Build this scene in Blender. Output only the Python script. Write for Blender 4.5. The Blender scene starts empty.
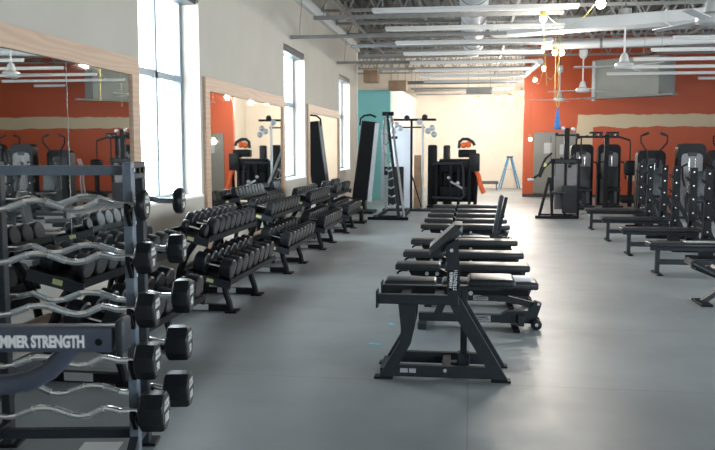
import bpy, bmesh, math, random
from mathutils import Vector, Matrix, Euler
random.seed(7)
S = bpy.context.scene
COL = S.collection
R = math.radians
V = Vector

# ------------------------------------------------------------------ camera, sky, light, exposure
cam_d = bpy.data.cameras.new('camera')
cam = bpy.data.objects.new('camera', cam_d); COL.objects.link(cam)
cam.location = (0, 0, 1.7)
cam.rotation_euler = (R(90 - 5.569), 0, R(8.037))
cam_d.sensor_width = 36; cam_d.lens = 800 / 715 * 36
cam_d.clip_start = .05; cam_d.clip_end = 200
cam_d.dof.use_dof = True; cam_d.dof.focus_distance = 5.4; cam_d.dof.aperture_fstop = 6.3
S.camera = cam
S.view_settings.view_transform = 'Standard'; S.view_settings.look = 'None'
S.view_settings.gamma = 1; S.view_settings.use_curve_mapping = False
S.view_settings.exposure = 1.03
w = bpy.data.worlds.new('overcast_sky'); S.world = w; w.use_nodes = True
bg = w.node_tree.nodes['Background']; bg.inputs[0].default_value = (.86, .93, 1, 1); bg.inputs[1].default_value = 8.0

def area(name, loc, rot, sx, sy, power=0, color=(1, 1, 1), portal=False):
    d = bpy.data.lights.new(name, 'AREA'); d.shape = 'RECTANGLE'; d.size = sx; d.size_y = sy; d.energy = power; d.color = color
    if portal: d.cycles.is_portal = True
    o = bpy.data.objects.new(name, d); COL.objects.link(o); o.location = loc; o.rotation_euler = rot
    return o
WINS = [(7.86, 9.70), (14.22, 16.08), (20.36, 22.2)]
WZ0, WZ1 = 1.08, 3.56
for a, b in WINS:
    area('daylight_portal', (-3.66, (a + b) / 2, (WZ0 + WZ1) / 2), (0, R(-90), 0), WZ1 - WZ0, b - a, portal=True)
for a, b in [(0.5, 5.0), (7, 11.5), (13.5, 18)]:
    area('daylight_portal', (11.35, (a + b) / 2, 2.2), (0, R(90), 0), 3.0, b - a, portal=True)
for a, b in [(5.2, 9.4)]:  # portal for the added window behind the camera
    area('daylight_portal', ((a + b) / 2, -4.35, 2.1), (R(90), 0, 0), b - a, 3.2, portal=True)

# ------------------------------------------------------------------ materials
def mat(name, col, rough=.5, metal=0, noise=0, nscale=8, emis=None, estr=0, bump=0, spec=.5, col2=None, rvar=0):
    m = bpy.data.materials.new(name); m.use_nodes = True; nt = m.node_tree; p = nt.nodes['Principled BSDF']
    p.inputs['Base Color'].default_value = (*col, 1); p.inputs['Roughness'].default_value = rough; p.inputs['Metallic'].default_value = metal
    p.inputs['Specular IOR Level'].default_value = spec
    tc = nt.nodes.new('ShaderNodeTexCoord')
    n = nt.nodes.new('ShaderNodeTexNoise'); n.inputs['Scale'].default_value = nscale; n.inputs['Detail'].default_value = 5
    nt.links.new(tc.outputs['Object'], n.inputs['Vector'])
    if noise or col2:
        cr = nt.nodes.new('ShaderNodeValToRGB')
        a = col2 if col2 else tuple(c * (1 - noise) for c in col)
        b = col if col2 else tuple(min(1, c * (1 + noise)) for c in col)
        cr.color_ramp.elements[0].position = .35; cr.color_ramp.elements[1].position = .65
        cr.color_ramp.elements[0].color = (*a, 1); cr.color_ramp.elements[1].color = (*b, 1)
        nt.links.new(n.outputs['Fac'], cr.inputs['Fac']); nt.links.new(cr.outputs['Color'], p.inputs['Base Color'])
    if rvar:
        mr = nt.nodes.new('ShaderNodeMapRange'); mr.inputs['To Min'].default_value = rough - rvar; mr.inputs['To Max'].default_value = rough + rvar
        mr.inputs['From Min'].default_value = .3; mr.inputs['From Max'].default_value = .7
        nt.links.new(n.outputs['Fac'], mr.inputs['Value']); nt.links.new(mr.outputs['Result'], p.inputs['Roughness'])
    if bump:
        bu = nt.nodes.new('ShaderNodeBump'); bu.inputs['Strength'].default_value = bump; bu.inputs['Distance'].default_value = .01
        nt.links.new(n.outputs['Fac'], bu.inputs['Height']); nt.links.new(bu.outputs['Normal'], p.inputs['Normal'])
    if emis: p.inputs['Emission Color'].default_value = (*emis, 1); p.inputs['Emission Strength'].default_value = estr
    return m
M = dict(
    wall=mat('painted_grey_wall', (.45, .415, .36), .75, noise=.03, nscale=1.5),
    cream=mat('cream_plaster', (.76, .71, .62), .8, noise=.04, nscale=1),
    white_wall=mat('white_partition_paint', (.78, .77, .74), .8, noise=.03, nscale=1),
    teal=mat('teal_paint', (.26, .66, .67), .7, noise=.04, nscale=1),
    base=mat('dark_rubber_base', (.05, .05, .05), .6),
    black=mat('black_powder_coat', (.009, .010, .012), .45, noise=.15, nscale=30, spec=.15),
    char=mat('charcoal_powder_coat', (.024, .029, .036), .45, noise=.1, nscale=30, spec=.28),
    slate=mat('slate_blue_powder_coat', (.12, .15, .19), .36, noise=.08, nscale=20),
    slate2=mat('dark_slate_powder_coat', (.06, .07, .10), .4, noise=.08, nscale=20),
    vinyl=mat('black_vinyl', (.026, .029, .033), .34, noise=.15, nscale=40, bump=.1, spec=.35),
    vinyl_lit=mat('lit_black_vinyl', (.045, .048, .052), .36, noise=.12, nscale=40, bump=.1),
    rubber=mat('black_urethane', (.013, .015, .018), .36, noise=.1, nscale=25, spec=.25),
    rubber2=mat('lightened_urethane_face', (.045, .045, .044), .5, noise=.15, nscale=25, spec=.25),
    chrome=mat('chrome_steel', (.90, .91, .92), .2, metal=1, noise=.05, nscale=40),
    knurl=mat('knurled_steel', (.68, .72, .75), .42, metal=1, noise=.12, nscale=200, bump=.3),
    silver=mat('silver_paint', (.42, .43, .44), .35, metal=.4, noise=.05),
    stack=mat('smoked_shroud_panel', (.16, .15, .155), .35, noise=.1, nscale=3),
    stackd=mat('dark_shroud_panel', (.022, .023, .026), .34, noise=.1, nscale=3, spec=.25),
    bolt=mat('bright_bolt', (.75, .76, .76), .3, metal=.6, noise=.03),
    ink=mat('white_lettering', (.90, .91, .92), .5, noise=.02),
    dim_ink=mat('grey_lettering', (.70, .70, .69), .5, noise=.02),
    plate=mat('label_plate_grey', (.42, .43, .44), .45, noise=.03),
    sticker=mat('yellow_warning_sticker', (.55, .58, .26), .5, noise=.05),
    paper=mat('white_paper', (.88, .89, .89), .7, noise=.02),
    fixture=mat('white_light_strip', (.50, .50, .49), .4, noise=.02, emis=(1, .98, .95), estr=.05),
    strut=mat('galvanised_grey', (.21, .21, .205), .5, noise=.08, nscale=6),
    joist=mat('primed_grey_steel', (.30, .30, .29), .55, noise=.1, nscale=6),
    deck=mat('grey_roof_deck', (.11, .11, .107), .6, noise=.1, nscale=4),
    duct=mat('galvanised_duct', (.42, .46, .50), .38, metal=.25, noise=.07, nscale=3),
    whiteduct=mat('white_duct_wrap', (.60, .61, .61), .5, noise=.05, nscale=2),
    soffit=mat('grey_soffit', (.27, .28, .255), .6, noise=.04, nscale=2),
    fan=mat('white_fan_enamel', (.52, .52, .51), .35, noise=.02),
    bulb=mat('lit_lamp', (1, .96, .88), .5, noise=.01, emis=(1, .93, .80), estr=30),
    yellow=mat('yellow_cord', (.50, .42, .12), .5, noise=.05),
    blue=mat('blue_cloth', (.05, .19, .52), .7, noise=.15, nscale=15),
    bluel=mat('blue_fibreglass', (.07, .27, .48), .5, noise=.05),
    orange_t=mat('orange_plastic', (.80, .13, .03), .5, noise=.1),
    ply=mat('plywood', (.31, .20, .12), .6, noise=.15, nscale=5),
    door=mat('grey_door_paint', (.20, .20, .18), .5, noise=.04, nscale=2),
    mullion=mat('white_window_frame', (.22, .28, .34), .4, noise=.02),
    mull_dark=mat('dark_box_head', (.05, .055, .06), .4, noise=.02),
    tapeb=mat('cyan_tape', (.15, .62, .72), .5, noise=.05),
    board=mat('white_board_panel', (.62, .66, .72), .3, noise=.03, nscale=2),
)
# wood with grain
def wood():
    m = mat('pale_oak', (.52, .34, .22), .5); nt = m.node_tree; p = nt.nodes['Principled BSDF']
    tc = nt.nodes.new('ShaderNodeTexCoord'); mp = nt.nodes.new('ShaderNodeMapping'); mp.inputs['Scale'].default_value = (6, .7, 5)
    wv = nt.nodes.new('ShaderNodeTexWave'); wv.bands_direction = 'Z'; wv.inputs['Scale'].default_value = 1.1; wv.inputs['Distortion'].default_value = 11; wv.inputs['Detail'].default_value = 3
    cr = nt.nodes.new('ShaderNodeValToRGB'); cr.color_ramp.elements[0].color = (.45, .29, .20, 1); cr.color_ramp.elements[1].color = (.50, .345, .24, 1)
    nt.links.new(tc.outputs['Object'], mp.inputs['Vector']); nt.links.new(mp.outputs['Vector'], wv.inputs['Vector'])
    nt.links.new(wv.outputs['Fac'], cr.inputs['Fac']); nt.links.new(cr.outputs['Color'], p.inputs['Base Color'])
    return m
M['wood'] = wood()
# orange wall with unpainted cream band and patch
def orange_wall():
    m = mat('orange_wall_with_unpainted_band', (.55, .10, .03), .55); nt = m.node_tree; p = nt.nodes['Principled BSDF']; L = nt.links.new; N = nt.nodes.new
    tc = N('ShaderNodeTexCoord'); sp = N('ShaderNodeSeparateXYZ'); L(tc.outputs['Object'], sp.inputs[0])
    no = N('ShaderNodeTexNoise'); no.inputs['Scale'].default_value = 1.6; no.inputs['Detail'].default_value = 6; L(tc.outputs['Object'], no.inputs['Vector'])
    def mth(op, a, b):
        n = N('ShaderNodeMath'); n.operation = op
        for i, v in enumerate((a, b)):
            if isinstance(v, (int, float)): n.inputs[i].default_value = v
            else: L(v, n.inputs[i])
        return n.outputs[0]
    off = mth('MULTIPLY', mth('SUBTRACT', no.outputs['Fac'], .5), .22)
    z = mth('ADD', sp.outputs['Z'], off); x = mth('ADD', sp.outputs['X'], off)
    def rng(v, a, b): return mth('MULTIPLY', mth('GREATER_THAN', v, a), mth('LESS_THAN', v, b))
    band = mth('MULTIPLY', rng(z, 2.36, 2.78), mth('GREATER_THAN', x, 3.55))
    patch = mth('MULTIPLY', rng(z, .5, 2.6), rng(x, 3.55, 4.05))
    low = mth('MULTIPLY', rng(z, .55, 1.15), rng(x, 5.2, 5.9))
    f = mth('MAXIMUM', band, mth('MAXIMUM', patch, low))
    n2 = N('ShaderNodeTexNoise'); n2.inputs['Scale'].default_value = .9; L(tc.outputs['Object'], n2.inputs['Vector'])
    o = N('ShaderNodeMix'); o.data_type = 'RGBA'; o.inputs['A'].default_value = (.45, .068, .019, 1); o.inputs['B'].default_value = (.55, .10, .030, 1); L(n2.outputs['Fac'], o.inputs['Factor'])
    mx = N('ShaderNodeMix'); mx.data_type = 'RGBA'; L(f, mx.inputs['Factor']); L(o.outputs['Result'], mx.inputs['A']); mx.inputs['B'].default_value = (.62, .50, .33, 1)
    L(mx.outputs['Result'], p.inputs['Base Color'])
    return m
M['orange'] = orange_wall()
def floor_mat():
    m = mat('grey_sheet_floor', (.2, .21, .215), .4); nt = m.node_tree; p = nt.nodes['Principled BSDF']; L = nt.links.new; N = nt.nodes.new
    tc = N('ShaderNodeTexCoord')
    n = N('ShaderNodeTexNoise'); n.inputs['Scale'].default_value = .7; n.inputs['Detail'].default_value = 9; n.inputs['Roughness'].default_value = .6; L(tc.outputs['Object'], n.inputs['Vector'])
    cr = N('ShaderNodeValToRGB'); cr.color_ramp.elements[0].position = .3; cr.color_ramp.elements[1].position = .72
    cr.color_ramp.elements[0].color = (.25, .275, .29, 1); cr.color_ramp.elements[1].color = (.36, .39, .405, 1)
    L(n.outputs['Fac'], cr.inputs['Fac'])
    br = N('ShaderNodeTexBrick'); br.offset = 0; br.inputs['Scale'].default_value = 1; br.inputs['Brick Width'].default_value = 7.0; br.inputs['Row Height'].default_value = 1.9
    br.inputs['Mortar Size'].default_value = .006; br.inputs['Color1'].default_value = (1, 1, 1, 1); br.inputs['Color2'].default_value = (.93, .93, .93, 1); br.inputs['Mortar'].default_value = (.72, .72, .72, 1)
    L(tc.outputs['Object'], br.inputs['Vector'])
    mx = N('ShaderNodeMix'); mx.data_type = 'RGBA'; mx.blend_type = 'MULTIPLY'; mx.inputs['Factor'].default_value = 1
    L(cr.outputs['Color'], mx.inputs['A']); L(br.outputs['Color'], mx.inputs['B']); L(mx.outputs['Result'], p.inputs['Base Color'])
    n2 = N('ShaderNodeTexNoise'); n2.inputs['Scale'].default_value = 2.5; n2.inputs['Detail'].default_value = 6; L(tc.outputs['Object'], n2.inputs['Vector'])
    mr = N('ShaderNodeMapRange'); mr.inputs['To Min'].default_value = .32; mr.inputs['To Max'].default_value = .5; L(n2.outputs['Fac'], mr.inputs['Value']); L(mr.outputs['Result'], p.inputs['Roughness'])
    p.inputs['Specular IOR Level'].default_value = .6
    return m
M['floor'] = floor_mat()
def thin_glass():
    m = bpy.data.materials.new('window_glass'); m.use_nodes = True; nt = m.node_tree; nt.nodes.clear(); N = nt.nodes.new
    o = N('ShaderNodeOutputMaterial'); mx = N('ShaderNodeMixShader'); t = N('ShaderNodeBsdfTransparent'); g = N('ShaderNodeBsdfGlossy'); 
    t.inputs[0].default_value = (.96, .98, .98, 1); g.inputs['Roughness'].default_value = .02; mx.inputs[0].default_value = .05
    nt.links.new(t.outputs[0], mx.inputs[1]); nt.links.new(g.outputs[0], mx.inputs[2]); nt.links.new(mx.outputs[0], o.inputs[0])
    return m
M['glass'] = thin_glass()
M['mirror'] = mat('mirror_glass', (.80, .83, .82), .015, metal=1)

# ------------------------------------------------------------------ mesh helpers
class MB:
    def __init__(s): s.bm = bmesh.new()
    def box(s, c, size, rot=None, bev=0, seg=1):
        r = bmesh.ops.create_cube(s.bm, size=1)['verts']
        for v in r: v.co = V((v.co.x * size[0], v.co.y * size[1], v.co.z * size[2]))
        if bev:
            es = list({e for v in r for e in v.link_edges})
            r = bmesh.ops.bevel(s.bm, geom=es, offset=min(bev, min(size) * .49), segments=seg, affect='EDGES', profile=.5)['verts']
        m = Matrix.Translation(V(c))
        if rot is not None: m = m @ (rot.to_4x4() if isinstance(rot, Matrix) else Euler(rot).to_matrix().to_4x4())
        for v in r: v.co = m @ v.co
        return s
    def bar(s, a, b, wd, ht, up=(0, 0, 1), bev=0):      # rectangular tube from a to b
        a = V(a); b = V(b); d = (b - a); L = d.length; d.normalize(); u = V(up)
        if abs(d.dot(u)) > .98: u = V((0, 1, 0))
        sx = d.cross(u).normalized(); uu = sx.cross(d)
        rot = Matrix((d, sx, uu)).transposed()
        return s.box((a + b) / 2, (L, wd, ht), rot, bev)
    def cyl(s, a, b, r, seg=12, r2=None, bev=0):
        a = V(a); b = V(b); d = b - a
        q = d.to_track_quat('Z', 'Y').to_matrix().to_4x4(); m = Matrix.Translation((a + b) / 2) @ q
        vs = bmesh.ops.create_cone(s.bm, cap_ends=True, segments=seg, radius1=r, radius2=r if r2 is None else r2, depth=d.length)['verts']
        if bev:
            es = [e for e in {e for v in vs for e in v.link_edges} if abs(e.verts[0].co.z - e.verts[1].co.z) < 1e-5]
            vs = list({v for v in bmesh.ops.bevel(s.bm, geom=es, offset=bev, segments=2, affect='EDGES', profile=.5)['verts']} | {v for v in vs if v.is_valid})
        for v in vs: v.co = m @ v.co
        return s
    def tube(s, pts, r, seg=8, closed=False):
        pts = [V(p) for p in pts]; n = len(pts); rings = []; prev = None
        for i, p in enumerate(pts):
            t = (pts[min(i + 1, n - 1)] - pts[max(i - 1, 0)]).normalized()
            if prev is None:
                prev = t.cross(V((0, 0, 1)) if abs(t.z) < .9 else V((1, 0, 0))).normalized()
            x = (prev - t * prev.dot(t)).normalized(); prev = x; y = t.cross(x)
            rings.append([s.bm.verts.new(p + (x * math.cos(k * 2 * math.pi / seg) + y * math.sin(k * 2 * math.pi / seg)) * r) for k in range(seg)])
        for i in range(n - 1):
            for k in range(seg):
                s.bm.faces.new((rings[i][k], rings[i][(k + 1) % seg], rings[i + 1][(k + 1) % seg], rings[i + 1][k]))
        s.bm.faces.new(rings[0][::-1]); s.bm.faces.new(rings[-1])
        return s
    def prism(s, outline, y0, y1):      # outline in xz, extruded along y
        a = [s.bm.verts.new((x, y0, z)) for x, z in outline]; b = [s.bm.verts.new((x, y1, z)) for x, z in outline]
        n = len(outline); s.bm.faces.new(a); s.bm.faces.new(b[::-1])
        for i in range(n): s.bm.faces.new((a[i], b[i], b[(i + 1) % n], a[(i + 1) % n]))
        return s
    def lathe(s, prof, c=(0, 0, 0), seg=20, axis='Z'):
        rings = []
        for r, z in prof:
            ring = []
            for k in range(seg):
                a = 2 * math.pi * k / seg
                co = V((r * math.cos(a), r * math.sin(a), z))
                if axis == 'X': co = V((co.z, co.x, co.y))
                ring.append(s.bm.verts.new(co + V(c)))
            rings.append(ring)
        for i in range(len(rings) - 1):
            for k in range(seg): s.bm.faces.new((rings[i][k], rings[i][(k + 1) % seg], rings[i + 1][(k + 1) % seg], rings[i + 1][k]))
        s.bm.faces.new(rings[0][::-1]); s.bm.faces.new(rings[-1])
        return s
    def sphere(s, c, r, seg=12):
        vs = bmesh.ops.create_uvsphere(s.bm, u_segments=seg, v_segments=seg // 2 + 2, radius=1)['verts']
        rr = r if isinstance(r, (tuple, list)) else (r, r, r)
        for v in vs: v.co = V((v.co.x * rr[0], v.co.y * rr[1], v.co.z * rr[2])) + V(c)
        return s
    def build(s, name, m, parent=None, smooth=True):
        bmesh.ops.recalc_face_normals(s.bm, faces=s.bm.faces)
        me = bpy.data.meshes.new(name); s.bm.to_mesh(me); s.bm.free()
        me.materials.append(M[m] if isinstance(m, str) else m)
        if smooth:
            for p in me.polygons: p.use_smooth = True
            me.set_sharp_from_angle(angle=R(32))
        o = bpy.data.objects.new(name, me); COL.objects.link(o)
        if parent: o.parent = parent
        return o
def tag(o, label, cat, group=None, kind=None):
    if label: o['label'] = label
    if cat: o['category'] = cat
    if group: o['group'] = group
    if kind: o['kind'] = kind
    return o
def empty(name, label, cat, loc=(0, 0, 0), rz=0, group=None):
    o = bpy.data.objects.new(name, None); COL.objects.link(o); o.empty_display_size = .1
    o.location = loc; o.rotation_euler = (0, 0, rz); return tag(o, label, cat, group)
def copy_tree(o, parent=None):
    c = o.copy(); COL.objects.link(c)
    if parent: c.parent = parent
    for ch in list(KIDS(o)): copy_tree(ch, c)
    return c
def KIDS(o): return [x for x in COL.objects if x.parent == o]
def dup(o, label, loc, rz=None, group=None):
    c = copy_tree(o); c.location = loc
    if rz is not None: c.rotation_euler = (0, 0, rz)
    c['label'] = label
    if group: c['group'] = group
    return c
def struct(o): o['kind'] = 'structure'; return o
def text(body, size, m, parent, loc, rot, name='lettering', width=None, depth=.0015, bold=.012, align='CENTER'):
    cu = bpy.data.curves.new(name, 'FONT'); cu.body = body; cu.size = size; cu.align_x = align; cu.align_y = 'CENTER'; cu.extrude = depth
    cu.offset = bold * size; cu.space_line = .85; cu.resolution_u = 3
    t = bpy.data.objects.new(name, cu); COL.objects.link(t)
    bpy.context.view_layer.update()
    me = bpy.data.meshes.new_from_object(t.evaluated_get(bpy.context.evaluated_depsgraph_get()))
    bpy.data.objects.remove(t); bpy.data.curves.remove(cu)
    if width:
        xs = [v.co.x for v in me.vertices]; k = width / (max(xs) - min(xs))
        for v in me.vertices: v.co.x *= k
    me.materials.clear(); me.materials.append(M[m]); me.name = name
    o = bpy.data.objects.new(name, me); COL.objects.link(o); o.parent = parent; o.location = loc; o.rotation_euler = rot
    return o
ORD = ['first', 'second', 'third', 'fourth', 'fifth', 'sixth', 'seventh', 'eighth', 'ninth', 'tenth', 'eleventh', 'twelfth', 'thirteenth', 'fourteenth', 'fifteenth', 'sixteenth', 'seventeenth']

# ------------------------------------------------------------------ room shell
XL = -3.35; CZ = 5.4; XR = 11.2; YF = -4.2
struct(MB().box((3.2, 14.7, -.05), (17, 38.8, .1)).build('floor', 'floor'))
# left wall with three window openings
lw = MB(); ys = [YF] + [v for ab in WINS for v in ab] + [23.6]
for i in range(0, len(ys), 2):
    lw.box((XL - .15, (ys[i] + ys[i + 1]) / 2, CZ / 2), (.3, ys[i + 1] - ys[i], CZ))
for a, b in WINS:
    lw.box((XL - .15, (a + b) / 2, WZ0 / 2), (.3, b - a, WZ0)); lw.box((XL - .15, (a + b) / 2, (WZ1 + CZ) / 2), (.3, b - a, CZ - WZ1))
struct(lw.build('wall_left', 'wall', smooth=False))
struct(MB().box((-3.75, 26.08, 1.77), (2.3, .16, 3.54)).build('wall_alcove', 'teal'))
struct(MB().box((-4.95, 28.8, CZ / 2), (.12, 10.6, CZ)).box((-4.1, 23.55, CZ / 2), (1.55, .1, CZ)).build('wall_alcove_side', 'white_wall'))
pt = MB(); pt.bar((-2.66, 26.17, 1.85), (-2.34, 33.9, 1.85), .12, 3.7); struct(pt.build('wall_partition', 'white_wall'))
struct(MB().box((-.9, 33.98, CZ / 2), (8.2, .16, CZ)).build('wall_back', 'cream'))
struct(MB().box((3.1, 30.98, CZ / 2), (.16, 5.80, CZ)).build('wall_passage', 'cream'))
struct(MB().box((6.58, 28.0, CZ / 2), (9.64, .16, CZ)).build('wall_back_orange', 'orange'))
rw = MB(); rys = [YF, .5, 5.0, 7, 11.5, 13.5, 18, 28.1]
for i in range(0, 8, 2): rw.box((XR + .1, (rys[i] + rys[i + 1]) / 2, CZ / 2), (.2, rys[i + 1] - rys[i], CZ))
for i in (1, 3, 5): rw.box((XR + .1, (rys[i] + rys[i + 1]) / 2, .35), (.2, rys[i + 1] - rys[i], .7)); rw.box((XR + .1, (rys[i] + rys[i + 1]) / 2, 4.55), (.2, rys[i + 1] - rys[i], 1.7))
struct(rw.build('wall_right', 'white_wall'))
fw = MB(); fx = [-3.65, 5.2, 9.4, 11.4]
for i in (0, 2): fw.box(((fx[i] + fx[i + 1]) / 2, YF - .1, CZ / 2), (fx[i + 1] - fx[i], .2, CZ))
for i in (1,): fw.box(((fx[i] + fx[i + 1]) / 2, YF - .1, .25), (fx[i + 1] - fx[i], .2, .5)); fw.box(((fx[i] + fx[i + 1]) / 2, YF - .1, 4.55), (fx[i + 1] - fx[i], .2, 1.7))
struct(fw.build('wall_front', 'white_wall'))
struct(MB().box((6.58, 27.905, .05), (9.62, .02, .1)).build('baseboard_back', 'base'))
bl = MB().box((XL + .01, 9.7, .06), (.02, 27.7, .12)).build('baseboard_left', 'base'); struct(bl)
# corrugated deck and open web joists
dk = MB(); dk.box((3.2, 14.7, CZ + .12), (16.6, 38.6, .06))
for i in range(-6, 61): dk.box((-3.3 + i * .24, 14.7, CZ + .05), (.11, 38.4, .08))
ceil = struct(dk.build('ceiling', 'deck', smooth=False))
TOPZ, BOTZ = 5.3, 4.68; HANG = 5.5
for j in range(18):
    Y = .88 + j * 1.87
    x0, x1 = -3.3, 11.1
    if Y > 23.7: x0 = -4.88
    if Y > 27.9: x1 = 3.0
    b = MB()
    b.box(((x0 + x1) / 2, Y - .03, TOPZ), (x1 - x0, .05, .06)).box(((x0 + x1) / 2, Y + .03, TOPZ), (x1 - x0, .05, .06))
    b.box(((x0 + x1) / 2, Y, BOTZ), (x1 - x0, .11, .055))
    n = int((x1 - x0) / .6); st = (x1 - x0) / n
    for k in range(n):
        xa = x0 + k * st; b.bar((xa, Y, BOTZ), (xa + st / 2, Y, TOPZ), .035, .035); b.bar((xa + st / 2, Y, TOPZ), (xa + st, Y, BOTZ), .035, .035)
    struct(b.build('joist', 'joist', ceil, smooth=False))
gi = MB()
for X, z in ((-2.75, 4.6), (-1.2, 5.0), (.9, 4.62), (3.3, 5.0), (5.6, 4.62), (8, 4.62)):
    y1 = 33.8 if X < 1.7 and X > -2.3 else 27.8
    if X < -2.3: y1 = 26
    gi.bar((X, 2, z), (X, y1, z), .06, .05)
struct(gi.build('bridging', 'strut', ceil, smooth=False))
le = MB().box((XL + .05, 12.9, 4.50), (.1, 21.2, .09)).box((XL + .03, 12.9, 4.6), (.05, 21.2, .2)).build('trim_1', 'fixture' if False else 'whiteduct'); struct(le)

# windows
for i, (a, b) in enumerate(WINS):
    X = XL - .27; fr = MB(); h = WZ1 - WZ0; zc = (WZ0 + WZ1) / 2; L = b - a
    for y in (a + .03, b - .03): fr.box((X, y, zc), (.08, .06, h))
    for z in (WZ0 + .03, WZ1 - .03): fr.box((X, (a + b) / 2, z), (.08, L, .06))
    fr.box((X, a + L * .55, zc), (.09, .06, h)); fr.box((X, (a + b) / 2, 2.53), (.09, L, .08))
    wo = fr.build('window_%d' % (i + 1), 'mullion'); struct(wo)
    MB().box((X, (a + b) / 2, zc), (.008, L - .1, h - .1)).build('pane', 'glass', wo)
    MB().box((XL - .10, (a + b) / 2, WZ0 + .012), (.26, L - .01, .024)).build('sill', 'white_wall', wo)
    MB().box((XL - .13, (a + b) / 2, WZ1 - .06), (.2, L - .02, .11)).build('blind_box', 'mull_dark', wo)  # dark strip across the window head
n = 4
for a, b in [(.5, 5.0), (7, 11.5), (13.5, 18)]:
    fr = MB()
    for y in (a + .03, (a + b) / 2, b - .03): fr.box((XR + .12, y, 2.2), (.08, .06, 3.0))
    for z in (.73, 3.67): fr.box((XR + .12, (a + b) / 2, z), (.08, b - a, .06))
    wo = struct(fr.build('window_%d' % n, 'mullion')); n += 1
    MB().box((XR + .12, (a + b) / 2, 2.2), (.008, b - a - .1, 2.9)).build('pane', 'glass', wo)
for a, b in [(5.2, 9.4)]:  # unseen front window, added to bring in diffuse light
    fr = MB()
    for x in (a + .03, (a + b) / 2, b - .03): fr.box((x, YF - .12, 2.1), (.06, .08, 3.2))
    for z in (.53, 3.67): fr.box(((a + b) / 2, YF - .12, z), (b - a, .08, .06))
    wo = struct(fr.build('window_%d' % n, 'mullion')); n += 1
    MB().box(((a + b) / 2, YF - .12, 2.1), (b - a - .1, .008, 3.1)).build('pane', 'glass', wo)
# grey panel on orange wall
dr = empty('wall_panel', 'large flat grey panel mounted on the orange wall near its left corner', 'wall panel', (2.80, 27.90, 0))
MB().box((0, -.02, 1.16), (1.32, .04, 2.0)).build('panel_board', 'door', dr)
MB().box((-.67, -.03, 1.16), (.04, .06, 2.06)).box((.67, -.03, 1.16), (.04, .06, 2.06)).box((0, -.03, 2.175), (1.32, .06, .035)).box((0, -.03, .145), (1.32, .06, .035)).build('edge_frame', 'door', dr)
tag(MB().box((2.58, 27.852, 1.66), (.26, .006, .36)).build('posted_notice', 'plate'), 'pale paper notice on the grey wall panel', 'notice')
tag(MB().box((3.1, 27.852, 1.62), (.26, .006, .34)).build('posted_notice', 'plate'), 'second pale notice on the grey wall panel, partly behind the cable station', 'notice')

# mirrors
def mirror(y0, y1, seams, label):
    t = empty('wall_mirror', label, 'mirror', (XL, (y0 + y1) / 2, 0), 0, None)
    L = y1 - y0; z0, z1 = .2, 2.58; fw_ = .17; fr = MB()
    for s_ in (-1, 1): fr.box((.02, s_ * (L / 2 - fw_ / 2), (z0 + z1) / 2), (.04, fw_, z1 - z0))
    for z in (z0 + fw_ / 2, z1 - fw_ / 2): fr.box((.02, 0, z), (.04, L - 2 * fw_, fw_))
    fr.build('frame', 'wood', t, smooth=False)
    edges = [-L / 2 + fw_] + [s_ - (y0 + y1) / 2 for s_ in seams] + [L / 2 - fw_]
    for i in range(len(edges) - 1):
        a, b = edges[i] + .002, edges[i + 1] - .002
        MB().box((.012, (a + b) / 2, (z0 + z1) / 2), (.012, b - a, z1 - z0 - 2 * fw_)).build('mirror_glass', 'mirror', t, smooth=False)
    return t
m1 = mirror(3.2, 7.76, [6.32], 'large oak-framed wall mirror behind the barbell rack, nearest the camera')
smears = MB().box((.0195, 6.32 - 5.48, 1.4), (.001, .005, 2.0))
for k in range(26):
    z = 2.36 - k * .045
    smears.box((.0195, 6.32 - 5.48 + random.uniform(-.007, .007), z), (.001, random.uniform(.004, .011), random.uniform(.02, .045)), (random.uniform(-.3, .3), 0, 0))
smears.build('adhesive_smear', 'plate', m1)
mirror(9.80, 14.17, [], 'oak-framed wall mirror reflecting the orange wall and grey panel')
mirror(16.25, 20.25, [], 'farthest oak-framed wall mirror, beside the cable machines')

# ------------------------------------------------------------------ ceiling fittings
def strip(x0, x1, Y, label, group, z=3.7):
    L = x1 - x0; t = empty('light_strip', label, 'ceiling light', ((x0 + x1) / 2, Y, z), 0, group)
    MB().box((0, 0, .035), (L, .07, .05), bev=.006).build('housing', 'fan', t)
    MB().box((0, 0, -.004), (L - .03, .085, .028), bev=.01, seg=2).build('diffuser', 'fixture', t)
    for s_ in (-1, 1): MB().cyl((s_ * L * .45, 0, .06), (s_ * L * .4, 0, HANG - z), .005, 6).build('hanger_rod', 'strut', t)
for i in range(8):
    strip(-1.49, 1.52, 12.1 + i * 1.87, 'white strip light in the row over the central aisle, %s from the camera' % ORD[i], 'strip lights over the central aisle')
for i in range(7):
    strip(3.70 if i < 6 else 6.6, 7.7, 13.98 + i * 1.85, 'white strip light in the row over the right-hand benches, %s from the camera' % ORD[i], 'strip lights over the right side')
def rail(x0, x1, Y, z, label, m='strut'):
    t = empty('strut_channel', label, 'ceiling rail', ((x0 + x1) / 2, Y, z), 0, 'grey ceiling rails')
    L = x1 - x0
    MB().box((0, -.025, 0), (L, .012, .06)).box((0, .025, 0), (L, .012, .06)).box((0, 0, .026), (L, .05, .01)).build('channel', m, t)
    for s_ in (-1, 1): MB().cyl((s_ * L * .46, 0, .03), (s_ * L * .42, 0, HANG - z), .006, 6).build('hanger_rod', 'strut', t)
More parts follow.
